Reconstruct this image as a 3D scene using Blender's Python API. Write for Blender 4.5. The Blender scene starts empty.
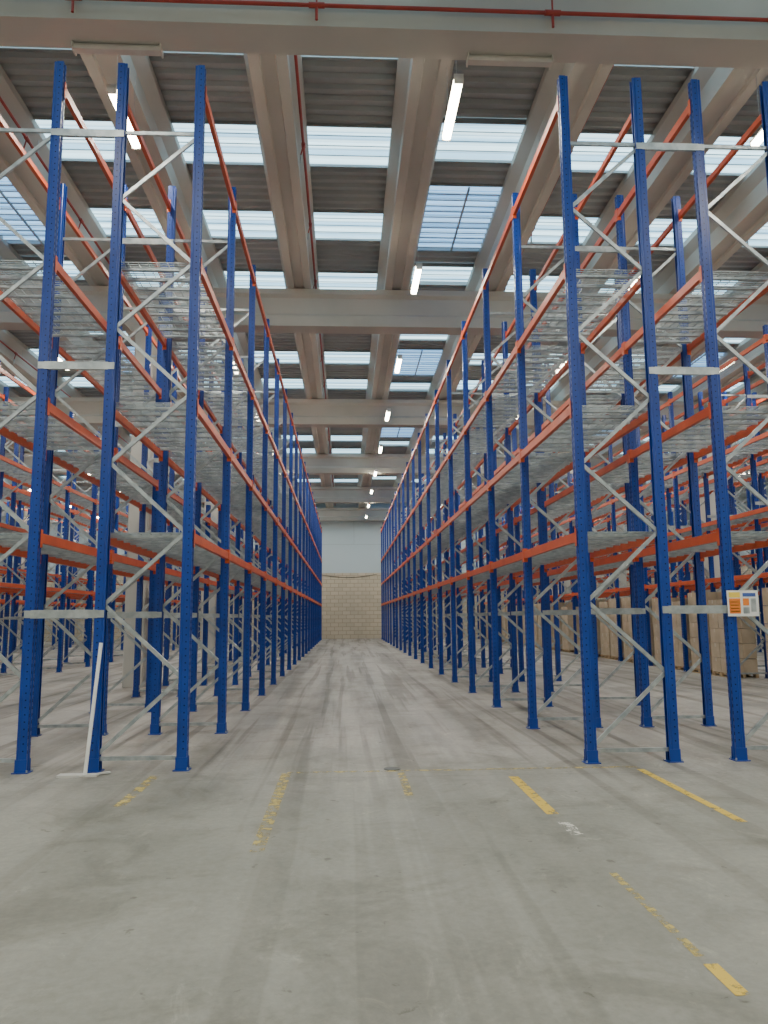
import bpy, math, random
from mathutils import Vector, Matrix
random.seed(4)
S = bpy.context.scene
COL = S.collection

# ---------------------------------------------------------------- materials
def newmat(name):
    m = bpy.data.materials.new(name); m.use_nodes = True
    nt = m.node_tree; b = nt.nodes['Principled BSDF']
    return m, nt, b

def noisy(name, c1, c2, scale=4.0, rough=0.6, metal=0.0, bump=0.0, stretch=(1,1,1), detail=6, lo=0.35, hi=0.65, spec=0.5):
    m, nt, b = newmat(name)
    tc = nt.nodes.new('ShaderNodeTexCoord'); mp = nt.nodes.new('ShaderNodeMapping')
    mp.inputs['Scale'].default_value = stretch
    n = nt.nodes.new('ShaderNodeTexNoise'); n.inputs['Scale'].default_value = scale; n.inputs['Detail'].default_value = detail
    r = nt.nodes.new('ShaderNodeValToRGB')
    r.color_ramp.elements[0].position = lo; r.color_ramp.elements[0].color = (*c1, 1)
    r.color_ramp.elements[1].position = hi; r.color_ramp.elements[1].color = (*c2, 1)
    L = nt.links.new
    L(tc.outputs['Object'], mp.inputs[0]); L(mp.outputs[0], n.inputs['Vector']); L(n.outputs['Fac'], r.inputs[0])
    L(r.outputs[0], b.inputs['Base Color'])
    b.inputs['Roughness'].default_value = rough; b.inputs['Metallic'].default_value = metal
    b.inputs['Specular IOR Level'].default_value = spec
    if bump:
        bp = nt.nodes.new('ShaderNodeBump'); bp.inputs['Strength'].default_value = bump; bp.inputs['Distance'].default_value = 0.02
        L(n.outputs['Fac'], bp.inputs['Height']); L(bp.outputs[0], b.inputs['Normal'])
    return m

M_BLUE = noisy('blue_powder_coat', (0.003,0.034,0.23), (0.005,0.047,0.30), 3, 0.34)
M_ORANGE = noisy('orange_powder_coat', (0.50,0.072,0.018), (0.60,0.095,0.025), 3, 0.42)
M_GALV = noisy('galvanised_steel', (0.34,0.38,0.40), (0.52,0.56,0.57), 9, 0.36, 0.6)
M_WIRE = noisy('galvanised_wire', (0.33,0.375,0.395), (0.44,0.485,0.505), 9, 0.33, 0.7)
M_HOLE = noisy('slot_shadow', (0.002,0.010,0.05), (0.002,0.010,0.06), 3, 0.9)
M_CONC = noisy('precast_concrete', (0.43,0.425,0.395), (0.50,0.49,0.455), 0.7, 0.85, bump=0.08)
M_CONC2 = noisy('precast_concrete_purlin', (0.41,0.405,0.375), (0.49,0.48,0.445), 0.6, 0.85, bump=0.08, stretch=(2,0.7,1))
M_ROOF = noisy('roof_sheet', (0.29,0.305,0.31), (0.37,0.385,0.39), 0.8, 0.45, 0.25)
M_RED = noisy('red_pipe_paint', (0.28,0.03,0.022), (0.36,0.042,0.03), 4, 0.5)
M_WHITE = noisy('white_plastic', (0.7,0.7,0.68), (0.8,0.8,0.78), 4, 0.5)
M_CASE = noisy('grey_fitting', (0.50,0.49,0.46), (0.58,0.57,0.53), 4, 0.5)
M_CARD = noisy('cardboard', (0.48,0.39,0.27), (0.60,0.50,0.37), 2.5, 0.85)
M_WOOD = noisy('pallet_wood', (0.35,0.24,0.13), (0.48,0.35,0.2), 5, 0.8, stretch=(1,8,1))
M_TAPE = noisy('packing_tape', (0.56,0.49,0.39), (0.62,0.55,0.45), 5, 0.35)
M_SO = noisy('sign_orange', (0.8,0.2,0.03), (0.85,0.25,0.04), 5, 0.5)
M_SY = noisy('sign_yellow', (0.85,0.6,0.08), (0.9,0.65,0.1), 5, 0.5)
M_SB = noisy('sign_blue_print', (0.05,0.1,0.35), (0.06,0.12,0.4), 5, 0.5)
M_DARK = noisy('dark_metal', (0.03,0.03,0.03), (0.06,0.06,0.06), 5, 0.5)

def brickmat(name, a, b_, mort, w, h):
    m, nt, b = newmat(name); L = nt.links.new
    tc = nt.nodes.new('ShaderNodeTexCoord'); sx = nt.nodes.new('ShaderNodeSeparateXYZ'); cx = nt.nodes.new('ShaderNodeCombineXYZ')
    ad = nt.nodes.new('ShaderNodeMath'); ad.operation='ADD'
    L(tc.outputs['Object'], sx.inputs[0]); L(sx.outputs[0], ad.inputs[0]); L(sx.outputs[1], ad.inputs[1])
    L(ad.outputs[0], cx.inputs[0]); L(sx.outputs[2], cx.inputs[1])
    br = nt.nodes.new('ShaderNodeTexBrick')
    br.inputs['Color1'].default_value=(*a,1); br.inputs['Color2'].default_value=(*b_,1); br.inputs['Mortar'].default_value=(*mort,1)
    br.inputs['Scale'].default_value=1; br.inputs['Brick Width'].default_value=w; br.inputs['Row Height'].default_value=h
    br.inputs['Mortar Size'].default_value=0.02
    L(cx.outputs[0], br.inputs['Vector']); L(br.outputs[0], b.inputs['Base Color']); b.inputs['Roughness'].default_value=0.85
    return m
M_BLOCK = brickmat('wall_block', (0.46,0.41,0.32), (0.53,0.47,0.37), (0.33,0.29,0.23), 0.6, 0.3)
M_PANEL = brickmat('wall_panel', (0.42,0.51,0.56), (0.44,0.53,0.58), (0.34,0.41,0.45), 6.0, 2.4)

def floormat():
    m, nt, b = newmat('worn_concrete_floor'); L = nt.links.new; N = nt.nodes.new
    tc = N('ShaderNodeTexCoord')
    def noise(scale, st, detail=8, rough=0.6, loc=(0,0,0), dist=0.0):
        mp = N('ShaderNodeMapping'); mp.inputs['Scale'].default_value = st; mp.inputs['Location'].default_value = loc
        n = N('ShaderNodeTexNoise'); n.inputs['Scale'].default_value = scale; n.inputs['Detail'].default_value = detail; n.inputs['Roughness'].default_value = rough
        n.inputs['Distortion'].default_value = dist
        L(tc.outputs['Object'], mp.inputs[0]); L(mp.outputs[0], n.inputs['Vector']); return n
    def ramp(src, p0, c0, p1, c1):
        r = N('ShaderNodeValToRGB'); e = r.color_ramp.elements
        e[0].position=p0; e[0].color=(*c0,1); e[1].position=p1; e[1].color=(*c1,1); L(src, r.inputs[0]); return r
    def mixc(t, fac, a, bb):
        mx = N('ShaderNodeMix'); mx.data_type='RGBA'; mx.blend_type=t
        if isinstance(fac,float): mx.inputs['Factor'].default_value=fac
        else: L(fac, mx.inputs['Factor'])
        L(a, mx.inputs['A']); L(bb, mx.inputs['B']); return mx.outputs['Result']
    W1=(1,1,1)
    base = ramp(noise(0.6,(1,1,1),10,0.6).outputs['Fac'], 0.35,(0.205,0.203,0.172), 0.65,(0.275,0.270,0.232))
    streak = ramp(noise(1.5,(1.0,0.08,1),5,0.6).outputs['Fac'], 0.40,(0.66,0.65,0.63), 0.56,(1.05,1.05,1.05))
    tyre = ramp(noise(4.0,(1.0,0.02,1),3,0.5,(7,3,0)).outputs['Fac'], 0.40,(0.60,0.58,0.56), 0.46,W1)
    fine = ramp(noise(18,(1,1,1),12,0.75).outputs['Fac'], 0.3,(0.82,0.82,0.82), 0.7,(1.12,1.12,1.12))
    blot = ramp(noise(1.1,(1,1,1),10,0.7,(3,9,0),0.6).outputs['Fac'], 0.38,(0.68,0.67,0.64), 0.50,W1)
    spot = ramp(noise(6.0,(1,1,1),4,0.6,(21,5,0),0.4).outputs['Fac'], 0.29,(0.5,0.48,0.45), 0.33,W1)
    scuff = ramp(noise(3.0,(1,0.5,1),12,0.8,(13,1,0),0.8).outputs['Fac'], 0.58,W1, 0.66,(1.34,1.32,1.29))
    sx = N('ShaderNodeSeparateXYZ'); L(tc.outputs['Object'], sx.inputs[0])
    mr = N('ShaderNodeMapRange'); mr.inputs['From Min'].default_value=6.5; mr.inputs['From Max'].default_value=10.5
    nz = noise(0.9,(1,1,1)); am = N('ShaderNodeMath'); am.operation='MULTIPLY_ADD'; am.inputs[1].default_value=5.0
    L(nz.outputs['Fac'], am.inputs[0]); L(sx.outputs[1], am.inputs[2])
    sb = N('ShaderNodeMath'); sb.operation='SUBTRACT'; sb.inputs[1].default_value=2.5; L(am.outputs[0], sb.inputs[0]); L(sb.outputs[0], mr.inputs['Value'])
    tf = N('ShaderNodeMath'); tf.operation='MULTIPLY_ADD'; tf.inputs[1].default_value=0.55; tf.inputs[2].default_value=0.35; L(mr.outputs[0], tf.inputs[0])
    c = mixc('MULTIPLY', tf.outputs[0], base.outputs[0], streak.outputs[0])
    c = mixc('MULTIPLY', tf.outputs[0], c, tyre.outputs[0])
    c = mixc('MULTIPLY', 1.0, c, fine.outputs[0])
    c = mixc('MULTIPLY', 0.7, c, blot.outputs[0])
    c = mixc('MULTIPLY', 0.8, c, spot.outputs[0])
    c = mixc('MULTIPLY', 0.9, c, scuff.outputs[0])
    sheen = N('ShaderNodeRGB'); sheen.outputs[0].default_value=(1.42,1.34,1.42,1)  # pale lavender reflected light along the aisle, painted into the floor colour
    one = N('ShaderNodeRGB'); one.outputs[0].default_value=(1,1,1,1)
    z = mixc('MIX', mr.outputs[0], one.outputs[0], sheen.outputs[0])
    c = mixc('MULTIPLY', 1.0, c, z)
    a = N('ShaderNodeMath'); a.operation='ADD'; a.inputs[1].default_value=-8.05+5.03*4; L(sx.outputs[1], a.inputs[0])
    mo = N('ShaderNodeMath'); mo.operation='PINGPONG'; mo.inputs[1].default_value=2.515; L(a.outputs[0], mo.inputs[0])
    lt = N('ShaderNodeMath'); lt.operation='LESS_THAN'; lt.inputs[1].default_value=0.006; L(mo.outputs[0], lt.inputs[0])
    ms = N('ShaderNodeMath'); ms.operation='MULTIPLY'; ms.inputs[1].default_value=0.4; L(lt.outputs[0], ms.inputs[0])
    dk = N('ShaderNodeRGB'); dk.outputs[0].default_value=(0.08,0.075,0.065,1)
    c = mixc('MIX', ms.outputs[0], c, dk.outputs[0])
    L(c, b.inputs['Base Color'])
    rr = ramp(noise(1.2,(1,0.5,1)).outputs['Fac'], 0.3,(0.46,)*3, 0.7,(0.66,)*3); L(rr.outputs[0], b.inputs['Roughness'])
    b.inputs['Specular IOR Level'].default_value=0.4
    return m
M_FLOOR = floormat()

def emis(name, col, st, base=(0.5,0.5,0.5)):
    m, nt, b = newmat(name)
    b.inputs['Base Color'].default_value=(*base,1); b.inputs['Emission Color'].default_value=(*col,1); b.inputs['Emission Strength'].default_value=st
    return m
M_LED = emis('led_diffuser', (1.0,0.88,0.64), 45)
def skymat(name, ca, cb, st):
    m, nt, b = newmat(name); L = nt.links.new
    tc = nt.nodes.new('ShaderNodeTexCoord')
    w = nt.nodes.new('ShaderNodeTexWave'); w.bands_direction='Y'; w.inputs['Scale'].default_value=1/0.28/2; w.inputs['Distortion'].default_value=0.6
    w.inputs['Detail'].default_value=2
    r = nt.nodes.new('ShaderNodeValToRGB'); r.color_ramp.elements[0].color=(*ca,1); r.color_ramp.elements[1].color=(*cb,1)
    r.color_ramp.elements[0].position=0.1; r.color_ramp.elements[1].position=0.8
    L(tc.outputs['Object'], w.inputs['Vector']); L(w.outputs['Fac'], r.inputs[0]); L(r.outputs[0], b.inputs['Emission Color'])
    b.inputs['Base Color'].default_value=(0.5,0.55,0.6,1); b.inputs['Emission Strength'].default_value=st
    return m
M_SKY = skymat('skylight_sheet', (0.25,0.50,0.68), (0.60,0.90,1.0), 2.5)
M_SKYB = skymat('roof_vent_sheet', (0.09,0.26,0.48), (0.32,0.62,0.95), 1.5)

def paintmat(name, col, cut):
    m, nt, b = newmat(name); L = nt.links.new
    tc = nt.nodes.new('ShaderNodeTexCoord'); n = nt.nodes.new('ShaderNodeTexNoise'); n.inputs['Scale'].default_value=9; n.inputs['Detail'].default_value=10
    n.inputs['Roughness'].default_value=0.75
    r = nt.nodes.new('ShaderNodeValToRGB'); r.color_ramp.elements[0].position=cut; r.color_ramp.elements[1].position=cut+0.08
    L(tc.outputs['Object'], n.inputs['Vector']); L(n.outputs['Fac'], r.inputs[0]); L(r.outputs[0], b.inputs['Alpha'])
    b.inputs['Base Color'].default_value=(*col,1); b.inputs['Roughness'].default_value=0.6
    return m
M_YEL = paintmat('worn_yellow_paint', (0.60,0.41,0.06), 0.38)
M_YEL2 = paintmat('faded_yellow_paint', (0.45,0.35,0.11), 0.47)
M_WHP = paintmat('worn_white_paint', (0.55,0.54,0.48), 0.48)

# ---------------------------------------------------------------- mesh builder
class MB:
    def __init__(s): s.v=[]; s.f=[]; s.mi=[]; s.mats=[]
    def m(s, mat):
        if mat not in s.mats: s.mats.append(mat)
        return s.mats.index(mat)
    def face(s, pts, mat):
        n=len(s.v); s.v += [tuple(p) for p in pts]; s.f.append(tuple(range(n,n+len(pts)))); s.mi.append(s.m(mat))
    def box(s, x0,x1,y0,y1,z0,z1, mat):
        n=len(s.v)
        s.v += [(x0,y0,z0),(x1,y0,z0),(x1,y1,z0),(x0,y1,z0),(x0,y0,z1),(x1,y0,z1),(x1,y1,z1),(x0,y1,z1)]
        for q in ((0,3,2,1),(4,5,6,7),(0,1,5,4),(1,2,6,5),(2,3,7,6),(3,0,4,7)):
            s.f.append(tuple(n+i for i in q)); s.mi.append(s.m(mat))
    def bar(s, p, q, w, h, mat, up=(0,1,0)):
        p=Vector(p); q=Vector(q); d=(q-p).normalized(); u=Vector(up); a=d.cross(u).normalized(); u=a.cross(d).normalized()
        n=len(s.v)
        for c in (p,q):
            for sa,su in ((-1,-1),(1,-1),(1,1),(-1,1)):
                s.v.append(tuple(c+a*sa*w/2+u*su*h/2))
        for fq in ((0,1,2,3),(7,6,5,4),(0,4,5,1),(1,5,6,2),(2,6,7,3),(3,7,4,0)):
            s.f.append(tuple(n+i for i in fq)); s.mi.append(s.m(mat))
    def tube(s, p, q, r, mat, k=10):
        p=Vector(p); q=Vector(q); d=(q-p).normalized(); u=Vector((0,0,1)) if abs(d.z)<0.9 else Vector((1,0,0))
        a=d.cross(u).normalized(); u=a.cross(d); n=len(s.v)
        for c in (p,q):
            for i in range(k):
                t=2*math.pi*i/k; s.v.append(tuple(c+a*math.cos(t)*r+u*math.sin(t)*r))
        for i in range(k):
            j=(i+1)%k; s.f.append((n+i,n+j,n+k+j,n+k+i)); s.mi.append(s.m(mat))
        s.f.append(tuple(n+i for i in reversed(range(k)))); s.mi.append(s.m(mat))
        s.f.append(tuple(n+k+i for i in range(k))); s.mi.append(s.m(mat))
    def prism(s, prof, axis, a0, a1, mat):
        def P(p,a):
            return {'z':(p[0],p[1],a),'y':(p[0],a,p[1]),'x':(a,p[0],p[1])}[axis]
        n=len(s.v); k=len(prof)
        s.v += [P(p,a0) for p in prof]+[P(p,a1) for p in prof]
        for i in range(k):
            j=(i+1)%k; s.f.append((n+i,n+j,n+k+j,n+k+i)); s.mi.append(s.m(mat))
        s.f.append(tuple(n+i for i in reversed(range(k)))); s.mi.append(s.m(mat))
        s.f.append(tuple(n+k+i for i in range(k))); s.mi.append(s.m(mat))
    def mesh(s, name, fix=True):
        me=bpy.data.meshes.new(name); me.from_pydata(s.v,[],s.f)
        for m in s.mats: me.materials.append(m)
        me.polygons.foreach_set('material_index', s.mi)
        if fix:
            import bmesh
            bm=bmesh.new(); bm.from_mesh(me); bmesh.ops.recalc_face_normals(bm, faces=bm.faces); bm.to_mesh(me); bm.free()
        me.update(); return me
def obj(name, me, loc=(0,0,0), parent=None):
    o=bpy.data.objects.new(name, me); o.location=loc; COL.objects.link(o)
    if parent: o.parent=parent
    return o
def empty(name, loc=(0,0,0)):
    o=bpy.data.objects.new(name, None); o.location=loc; o.empty_display_size=0.2; COL.objects.link(o); return o

# ---------------------------------------------------------------- layout
H=8.22; FD=0.92; BAY=2.65; Y0=8.6; NB=18
XMIN,XMAX,YMIN,YMAX=-27.0,27.0,-11.0,59.3
LEVELS=[2.55,4.05,5.75,7.95]

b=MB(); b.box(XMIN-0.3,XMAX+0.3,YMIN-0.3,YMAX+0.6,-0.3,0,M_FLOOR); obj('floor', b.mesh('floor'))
def wall(name,x0,x1,y0,y1):
    b=MB(); b.box(x0,x1,y0,y1,0,5.0,M_BLOCK); b.box(x0,x1,y0,y1,5.0,10.9,M_PANEL); obj(name,b.mesh(name))
wall('wall_back',XMIN,XMAX,YMAX,YMAX+0.3)
wall('wall_left',XMIN-0.3,XMIN,YMIN-0.3,YMAX+0.3)
wall('wall_right',XMAX,XMAX+0.3,YMIN-0.3,YMAX+0.3)
wall('wall_front',XMIN,XMAX,YMIN-0.3,YMIN)

GY=[9.06+10.1*k for k in range(-1,5)]+[59.0]
for y in GY:
    b=MB(); w=0.26
    prof=[(y-w,9.0),(y+w,9.0),(y+w,9.28),(y+w-0.09,9.36),(y+w-0.09,9.78),(y+w,9.86),(y+w,10.0),(y-w,10.0),(y-w,9.86),(y-w+0.09,9.78),(y-w+0.09,9.36),(y-w,9.28)]
    b.prism(prof,'x',XMIN+0.01,XMAX-0.01,M_CONC)
    obj('concrete_girder', b.mesh('concrete_girder'))
    for cx in (-5.05,-20.5,14.3):
        c=MB(); c.prism([(cx-0.25,y-0.22),(cx-0.22,y-0.25),(cx+0.22,y-0.25),(cx+0.25,y-0.22),(cx+0.25,y+0.22),(cx+0.22,y+0.25),(cx-0.22,y+0.25),(cx-0.25,y+0.22)],'z',0,8.75,M_CONC)
        c.prism([(cx-0.25,8.75),(cx+0.25,8.75),(cx+0.5,8.998),(cx-0.5,8.998)],'y',y-0.25,y+0.25,M_CONC)
        obj('concrete_column', c.mesh('concrete_column'))
PS=2.5; PC=0.085+PS/2
pc=[]
for k in range(-11,11):
    x=PC+PS*k
    if x<XMIN+0.3 or x>XMAX-0.3: continue
    pc.append(x); b=MB()
    prof=[(x-0.30,10.0),(x-0.13,10.0),(x-0.11,10.06),(x+0.11,10.06),(x+0.13,10.0),(x+0.30,10.0),(x+0.30,10.08),(x+0.26,10.12),(x+0.28,10.42),(x+0.46,10.6),(x+0.46,10.74),(x-0.46,10.74),(x-0.46,10.6),(x-0.28,10.42),(x-0.26,10.12),(x-0.30,10.08)]
    b.prism(prof,'y',YMIN+0.01,YMAX-0.01,M_CONC2); obj('concrete_purlin', b.mesh('concrete_purlin'))

def corr(b,x0,x1,y0,y1,mat,p=0.28,h=0.07,z=10.75):
    n0=math.floor(y0/p); pts=[]
    for n in range(n0, math.ceil(y1/p)+1):
        for a,zz in ((0.0,0),(0.35,0),(0.5,h),(0.85,h)):
            pts.append(((n+a)*p, z+zz))
    pts=[q for q in pts if y0-1e-6<=q[0]<=y1+1e-6]
    pts=[(y0,pts[0][1])]+pts+[(y1,pts[-1][1])]
    for a,c in zip(pts[:-1],pts[1:]):
        if c[0]-a[0]<1e-5: continue
        b.face([(x0,a[0],a[1]),(x0,c[0],c[1]),(x1,c[0],c[1]),(x1,a[0],a[1])],mat)
roof=MB()
edges=[XMIN]+pc+[XMAX]
for i in range(len(edges)-1):
    x0,x1=edges[i],edges[i+1]; xc=(x0+x1)/2
    segs=[]
    band=round((xc-0.085)/PS)
    if band%4==1:
        k=-2
        while True:
            o=13.1+10.1*k; k+=1
            if o>YMAX: break
            for a,c,m in ((0,1.2,M_SKY),(2.1,5.0,M_SKYB),(5.9,7.0,M_SKY)):
                if o+a>YMIN+0.5 and o+c<YMAX-0.5: segs.append((o+a,o+c,m))
    else:
        for k in range(-8,16):
            a=13.3+3.08*k
            if a>YMIN+0.5 and a+1.27<YMAX-0.5: segs.append((a,a+1.27,M_SKY))
    y=YMIN; sky=MB()
    for a,c,m in segs:
        corr(roof,x0,x1,y,a,M_ROOF); corr(sky,x0,x1,a,c,m)
        roof.box(x0,x1,a-0.03,a,10.70,10.80,M_ROOF); roof.box(x0,x1,c,c+0.03,10.70,10.80,M_ROOF)
        if m is M_SKYB:
            n=int((c-a)/0.24)
            for q in range(1,n): sky.bar((x0,a+q*(c-a)/n,10.70),(x1,a+q*(c-a)/n,10.70),0.045,0.03,M_SKYB,up=(0,0,1))
            for q in range(1,n): sky.bar((x0,a+q*(c-a)/n+0.05,10.69),(x1,a+q*(c-a)/n+0.05,10.69),0.03,0.02,M_ROOF,up=(0,0,1))
            sky.box((x0+x1)/2+0.05,(x0+x1)/2+0.09,a,c,10.65,10.69,M_ROOF)
        else:
            for q in (1,2,3): sky.box(x0,x1,a+q*(c-a)/4-0.008,a+q*(c-a)/4+0.008,10.735,10.748,M_ROOF)
        y=c
    corr(roof,x0,x1,y,YMAX,M_ROOF)
    obj('skylight', sky.mesh('skylight',fix=False))
roof.box(XMIN-0.3,XMAX+0.3,YMIN-0.3,YMAX+0.3,10.90,11.0,M_ROOF)
obj('ceiling', roof.mesh('ceiling',fix=False))

# ---------------------------------------------------------------- racking meshes
def post(b,x,d):
    t=0.006
    out=[(-0.055,-0.05),(-0.055,-0.018),(-0.045,-0.012),(-0.045,0.012),(-0.055,0.018),(-0.055,0.05),(0.02,0.05),(0.03,0.042),(0.055,0.042),(0.055,0.025)]
    inn=[(0.055-t,0.025),(0.055-t,0.036),(0.028,0.036),(0.018,0.044),(-0.049,0.044),(-0.049,0.020),(-0.039,0.014),(-0.039,-0.014),(-0.049,-0.020),(-0.049,-0.044),(0.018,-0.044),(0.028,-0.036),(0.055-t,-0.036),(0.055-t,-0.025)]
    out2=[(0.055,-0.025),(0.055,-0.042),(0.03,-0.042),(0.02,-0.05)]
    prof=[(x+(-d)*px,py) for px,py in out+inn+out2]
    b.prism(prof,'z',0.01,H,M_BLUE)
    z=0.2
    while z<H-0.05:
        for yy in (-0.034,0.034):
            xx=x+d*0.0558
            b.face([(xx,yy-0.008,z),(xx,yy+0.008,z),(xx,yy+0.006,z+0.035),(xx,yy-0.006,z+0.035)],M_HOLE)
        xm=x+d*0.015
        for yy in (-0.0508,0.0508):
            b.face([(xm-0.007,yy,z+0.02),(xm+0.007,yy,z+0.02),(xm+0.007,yy,z+0.034),(xm-0.007,yy,z+0.034)],M_HOLE)
        z+=0.075
    b.box(x-0.085,x+0.085,-0.075,0.075,0,0.01,M_BLUE)
    b.box(x-0.062,x+0.062,-0.056,-0.0505,0.01,0.14,M_BLUE); b.box(x-0.062,x+0.062,0.0505,0.056,0.01,0.14,M_BLUE)
    for yy in (-0.063,0.063):
        b.tube((x+d*0.07,yy,0.01),(x+d*0.07,yy,0.035),0.009,M_GALV,6)
frame=MB(); post(frame,0,-1); post(frame,FD,1)
def brace(a,c,w=0.042):
    frame.bar(a,c,w,0.004,M_GALV)
    p=Vector(a); q=Vector(c); d=(q-p).normalized(); n=d.cross(Vector((0,1,0))).normalized()
    for s in (-1,1):
        o=n*s*(w/2-0.002)+Vector((0,0.013,0)); frame.bar(p+o,q+o,0.004,0.026,M_GALV)
zs=0.18; P=0.79; left=True; z=zs
brace((0.02,-0.013,0.13),(FD-0.02,-0.013,0.13))
while z+P<H-0.2:
    a,c=(0.03,FD-0.03) if left else (FD-0.03,0.03)
    brace((a,-0.013,z),(c,-0.013,z+P)); z+=P; left=not left
brace((0.02,-0.013,z+0.05),(FD-0.02,-0.013,z+0.05))
ME_FRAME=frame.mesh('rack_frame')

bay=MB(); BH=0.105
for zl in LEVELS:
    for xb,sg in ((-0.035,-1),(FD+0.035,1)):
        y0,y1=0.055,BAY-0.055
        bay.prism([(xb-0.025,zl-BH),(xb+0.025,zl-BH),(xb+0.025,zl-0.03 if sg<0 else zl),(xb+0.005*(-sg),zl-0.03 if sg<0 else zl),(xb+0.005*(-sg),zl if sg<0 else zl-0.03),(xb-0.025,zl if sg<0 else zl-0.03)],'y',y0,y1,M_ORANGE)
        for yy in (0.05,BAY-0.055):
            bay.box(xb-0.028,xb+0.028,yy,yy+0.005,zl-0.16,zl+0.04,M_ORANGE)
        xo=xb+sg*0.026
        for ya,yb in ((0.0,0.055),(BAY-0.055,BAY)):
            bay.box(min(xo,xo+sg*0.005),max(xo,xo+sg*0.005),ya,yb,zl-0.16,zl+0.04,M_ORANGE)
ME_BAY=bay.mesh('rack_beams')
deck=MB()
for zl in LEVELS[:3]:
    zt=zl+0.004
    for k in range(3):
        yc=0.09+k*0.825
        n=15
        for i in range(n):
            yy=yc+0.82*i/(n-1)
            deck.box(-0.03,FD+0.03,yy-0.004,yy+0.004,zt,zt+0.008,M_WIRE)
        for i in range(9):
            xx=0.0+FD*i/8
            deck.box(xx-0.004,xx+0.004,yc-0.01,yc+0.83,zt-0.008,zt,M_WIRE)
        for i in range(3):
            yy=yc+0.14+0.27*i
            deck.box(0.0,FD,yy-0.022,yy+0.022,zt-0.04,zt-0.008,M_GALV)
ME_DECK=deck.mesh('wire_deck')
sp=MB()
for zc in (1.66,4.45,7.3):
    sp.box(0.02,0.73,-0.058,-0.054,zc-0.045,zc+0.045,M_GALV)
    sp.box(0.06,0.69,-0.054,-0.02,zc+0.041,zc+0.045,M_GALV); sp.box(0.06,0.69,-0.054,-0.02,zc-0.045,zc-0.041,M_GALV)
    sp.box(-0.05,0.02,-0.058,-0.052,zc-0.04,zc+0.04,M_GALV); sp.box(0.73,0.80,-0.058,-0.052,zc-0.04,zc+0.04,M_GALV)
ME_SP=sp.mesh('row_spacer')

def rack(xa, nb=NB, y0=Y0):
    e=empty('pallet_rack',(xa,y0,0))
    for r,xo in enumerate((0,FD+0.75)):
        for i in range(nb+1):
            obj('upright_frame',ME_FRAME,(xo,i*BAY,0),e)
            if i<nb:
                obj('shelf_beams',ME_BAY,(xo,i*BAY,0),e); obj('wire_deck',ME_DECK,(xo,i*BAY,0),e)
    for i in range(nb+1): obj('row_spacer',ME_SP,(FD,i*BAY,0),e)
W=FD*2+0.75; AI=4.44
rack(-1.74-W); rack(2.70)
rack(-1.74-2*W-AI); rack(2.70+W+AI)
rack(-1.74-3*W-2*AI); rack(2.70+2*W+2*AI)

st=MB()
def pallet(b,z):
    for i in range(5):
        y=-0.4+i*0.175; b.box(-0.5,0.5,y,y+0.1,z+0.1,z+0.12,M_WOOD)
    for x in (-0.5,-0.05,0.4):
        b.box(x,x+0.1,-0.4,0.4,z+0.078,z+0.1,M_WOOD)
        for y in (-0.4,-0.06,0.28): b.box(x,x+0.1,y,y+0.12,z+0.02,z+0.078,M_WOOD)
        b.box(x,x+0.1,-0.4,0.4,z,z+0.02,M_WOOD)
pallet(st,0)
for lv in range(5):
    z=0.125+lv*0.42
    for ix in range(2):
        for iy in range(2):
            x0=-0.49+ix*0.495+random.uniform(-0.008,0.008); y0=-0.4+iy*0.405+random.uniform(-0.008,0.008)
            st.box(x0,x0+0.48,y0,y0+0.39,z,z+0.41,M_CARD)
            st.box(x0-0.001,x0+0.481,y0+0.17,y0+0.22,z+0.30,z+0.4105,M_TAPE)
ME_ST=st.mesh('box_stack')
e=empty('stacked_cardboard_boxes',(2.70+W+AI+0.46,Y0,0))
for i in range(2,NB):
    for j in range(2):
        if random.random()<0.05: continue
        o=obj('box_stack',ME_ST,(random.uniform(-0.04,0.04)-0.02,i*BAY+0.72+j*1.2,0),e)
        o.scale=(0.75,1.2,random.choice((1,1,0.96,0.9)))

# ---------------------------------------------------------------- strip lights
fx=MB()
fx.box(-0.055,0.055,-0.66,0.66,0.03,0.08,M_WHITE)
fx.prism([(-0.065,0.03),(0.065,0.03),(0.06,-0.015),(0.03,-0.045),(-0.03,-0.045),(-0.06,-0.015)],'y',-0.63,0.63,M_LED)
for yy in (-0.45,0.45):
    fx.tube((0,yy,0.08),(0,yy,1.05),0.004,M_GALV,5)
fx.box(-0.066,0.066,-0.66,-0.63,-0.046,0.085,M_WHITE); fx.box(-0.066,0.066,0.63,0.66,-0.046,0.085,M_WHITE)
ME_FX=fx.mesh('strip_light')
LD=bpy.data.lights.new('led_lamp','AREA'); LD.shape='RECTANGLE'; LD.size=0.1; LD.size_y=1.2; LD.energy=100; LD.color=(1.0,0.945,0.83)
LD.spread=math.radians(178)
for x,dy in ((1.57,0),(-3.25,0.4),(6.45,0),(-8.15,0),(11.3,0),(-13.0,0),(16.2,0),(-17.9,0),(21.0,0),(-22.8,0)):
    for k in range(-3,9):
        y=10.25+dy+5.7*k
        if y>YMAX-1 or y<YMIN+1: continue
        f=obj('strip_light',ME_FX,(x,y,8.92))
        l=bpy.data.objects.new('led_lamp',LD); COL.objects.link(l); l.parent=f; l.location=(0,0,-0.055)

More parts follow.
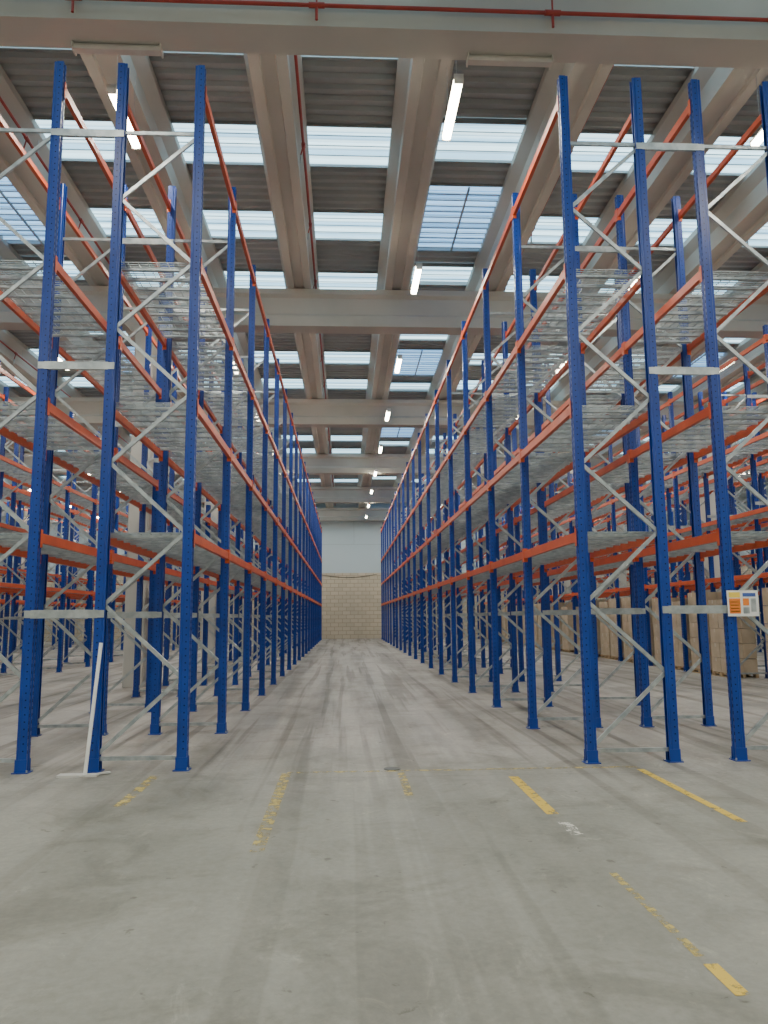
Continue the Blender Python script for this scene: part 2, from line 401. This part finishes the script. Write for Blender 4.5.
# ---------------------------------------------------------------- sprinkler pipes
b=MB(); yg=8.72; zp=9.22
b.tube((XMIN+0.01,yg,zp),(XMAX-0.01,yg,zp),0.025,M_RED,12)
for x in range(-24,25,3):
    b.tube((x-0.35,yg,zp),(x-0.35,yg,zp-0.2),0.018,M_RED,8); b.tube((x-0.35,yg,zp),(x-0.35,yg,9.55),0.012,M_RED,8)
    b.tube((x-0.45,yg,zp),(x-0.25,yg,zp),0.036,M_RED,12)
obj('sprinkler_pipe_main', b.mesh('sprinkler_pipe_main'))
for x in (-0.76,-10.76,9.24,4.24,-5.76):
    b=MB(); b.tube((x,YMIN+0.01,10.25),(x,YMAX-0.01,10.25),0.026,M_RED,10)
    y=YMIN+1
    while y<YMAX-1:
        b.tube((x,y-0.06,10.25),(x,y+0.06,10.25),0.038,M_RED,10)
        b.tube((x,y,10.25),(x-0.05,y,10.05),0.013,M_RED,6); b.tube((x-0.05,y,10.05),(x-0.05,y,9.9),0.018,M_GALV,6)
        b.tube((x,y+0.5,10.25),(x,y+0.5,10.68),0.006,M_GALV,5)
        y+=2.9
    obj('sprinkler_pipe_branch', b.mesh('sprinkler_pipe_branch'))
for x in (-2.95,2.2,6.6,-8.5):
    b=MB(); b.prism([(9.20,8.91),(9.30,8.91),(9.32,8.94),(9.30,8.985),(9.20,8.985),(9.18,8.94)],'x',x-0.55,x+0.55,M_CASE)
    b.box(x-0.57,x-0.55,9.17,9.33,8.90,8.995,M_CASE); b.box(x+0.55,x+0.57,9.17,9.33,8.90,8.995,M_CASE)
    obj('batten_light', b.mesh('batten_light'))
b=MB()
pts=[(x,YMAX-0.03,5.0-0.25*math.sin((x+2)/4.5*math.pi)-0.1) for x in [i*0.3-2 for i in range(16)]]
for p,q in zip(pts[:-1],pts[1:]): b.tube(p,q,0.02,M_DARK,6)
obj('wall_cable', b.mesh('wall_cable'))

# ---------------------------------------------------------------- load sign
b=MB(); x0=4.31; yF=Y0-0.075; z0=1.58
b.box(x0,x0+0.36,yF-0.006,yF,z0,z0+0.29,M_WHITE)
def pr(xa,xb,za,zb,m): b.box(x0+xa,x0+xb,yF-0.008,yF-0.006,z0+za,z0+zb,m)
pr(0.02,0.15,0.03,0.20,M_SO); pr(0.02,0.15,0.21,0.27,M_SY)
for i in range(4): pr(0.03,0.14,0.05+i*0.035,0.06+i*0.035,M_SY)
pr(0.18,0.33,0.22,0.26,M_SB); pr(0.18,0.25,0.12,0.20,M_SO); pr(0.27,0.33,0.05,0.20,M_GALV); pr(0.18,0.25,0.03,0.10,M_GALV)
b.box(x0+0.03,x0+0.06,yF,yF+0.025,z0+0.11,z0+0.15,M_GALV)
obj('load_notice_sign', b.mesh('load_notice_sign'))

b=MB()
b.bar((-2.68,8.36,0.0),(-2.62,8.52,1.35),0.034,0.02,M_WHITE)
b.box(-2.95,-2.55,8.30,8.42,0.0,0.02,M_CASE)
b.bar((-2.72,8.30,0.01),(-2.45,8.45,0.02),0.04,0.015,M_CASE,up=(0,0,1))
obj('leaning_plastic_strip', b.mesh('leaning_plastic_strip'))

def line(name,x0,x1,y0,y1,m,z=0.002):
    b=MB(); b.face([(x0,y0,z),(x1,y0,z),(x1,y1,z),(x0,y1,z)],m); obj(name,b.mesh(name,fix=False))
line('floor_marking',1.64,1.74,6.45,7.95,M_YEL)
line('floor_marking',1.66,1.76,5.85,6.25,M_WHP)
line('floor_marking',1.65,1.72,3.42,3.72,M_YEL)
line('floor_marking',1.65,1.70,3.8,5.0,M_YEL2)
line('floor_marking',3.05,3.13,6.1,8.2,M_YEL)
line('floor_marking',-0.66,-0.56,5.6,8.3,M_YEL2)
line('floor_marking',0.54,0.62,7.2,8.3,M_YEL2)
line('floor_marking',-2.0,-1.9,7.0,8.3,M_YEL2)
line('floor_marking',-0.6,3.1,8.30,8.37,M_YEL2,0.0025)
b=MB(); b.tube((0.5,8.45,0.0),(0.5,8.45,0.006),0.09,M_DARK,20)  # thin dark disc added to stand for a stain on the floor
obj('floor_stain', b.mesh('floor_stain'))

# ---------------------------------------------------------------- world, camera
w=bpy.data.worlds.new('World'); S.world=w; w.use_nodes=True
bg=w.node_tree.nodes['Background']; bg.inputs[0].default_value=(0.55,0.7,0.9,1); bg.inputs[1].default_value=0.6

psi=math.radians(2.94); th=math.radians(7.8); r=0.0077
f=Vector((math.sin(psi)*math.cos(th),math.cos(psi)*math.cos(th),math.sin(th)))
right=f.cross(Vector((0,0,1))).normalized(); up=right.cross(f)
up2=up*math.cos(r)+right*math.sin(r); right2=f.cross(up2).normalized()
cam=bpy.data.cameras.new('camera'); co=bpy.data.objects.new('camera',cam); COL.objects.link(co)
R=Matrix((right2,up2,-f)).transposed().to_4x4(); R.translation=Vector((0,0,1.6)); co.matrix_world=R
cam.sensor_width=36; cam.lens=27.0; cam.clip_end=300
S.camera=co
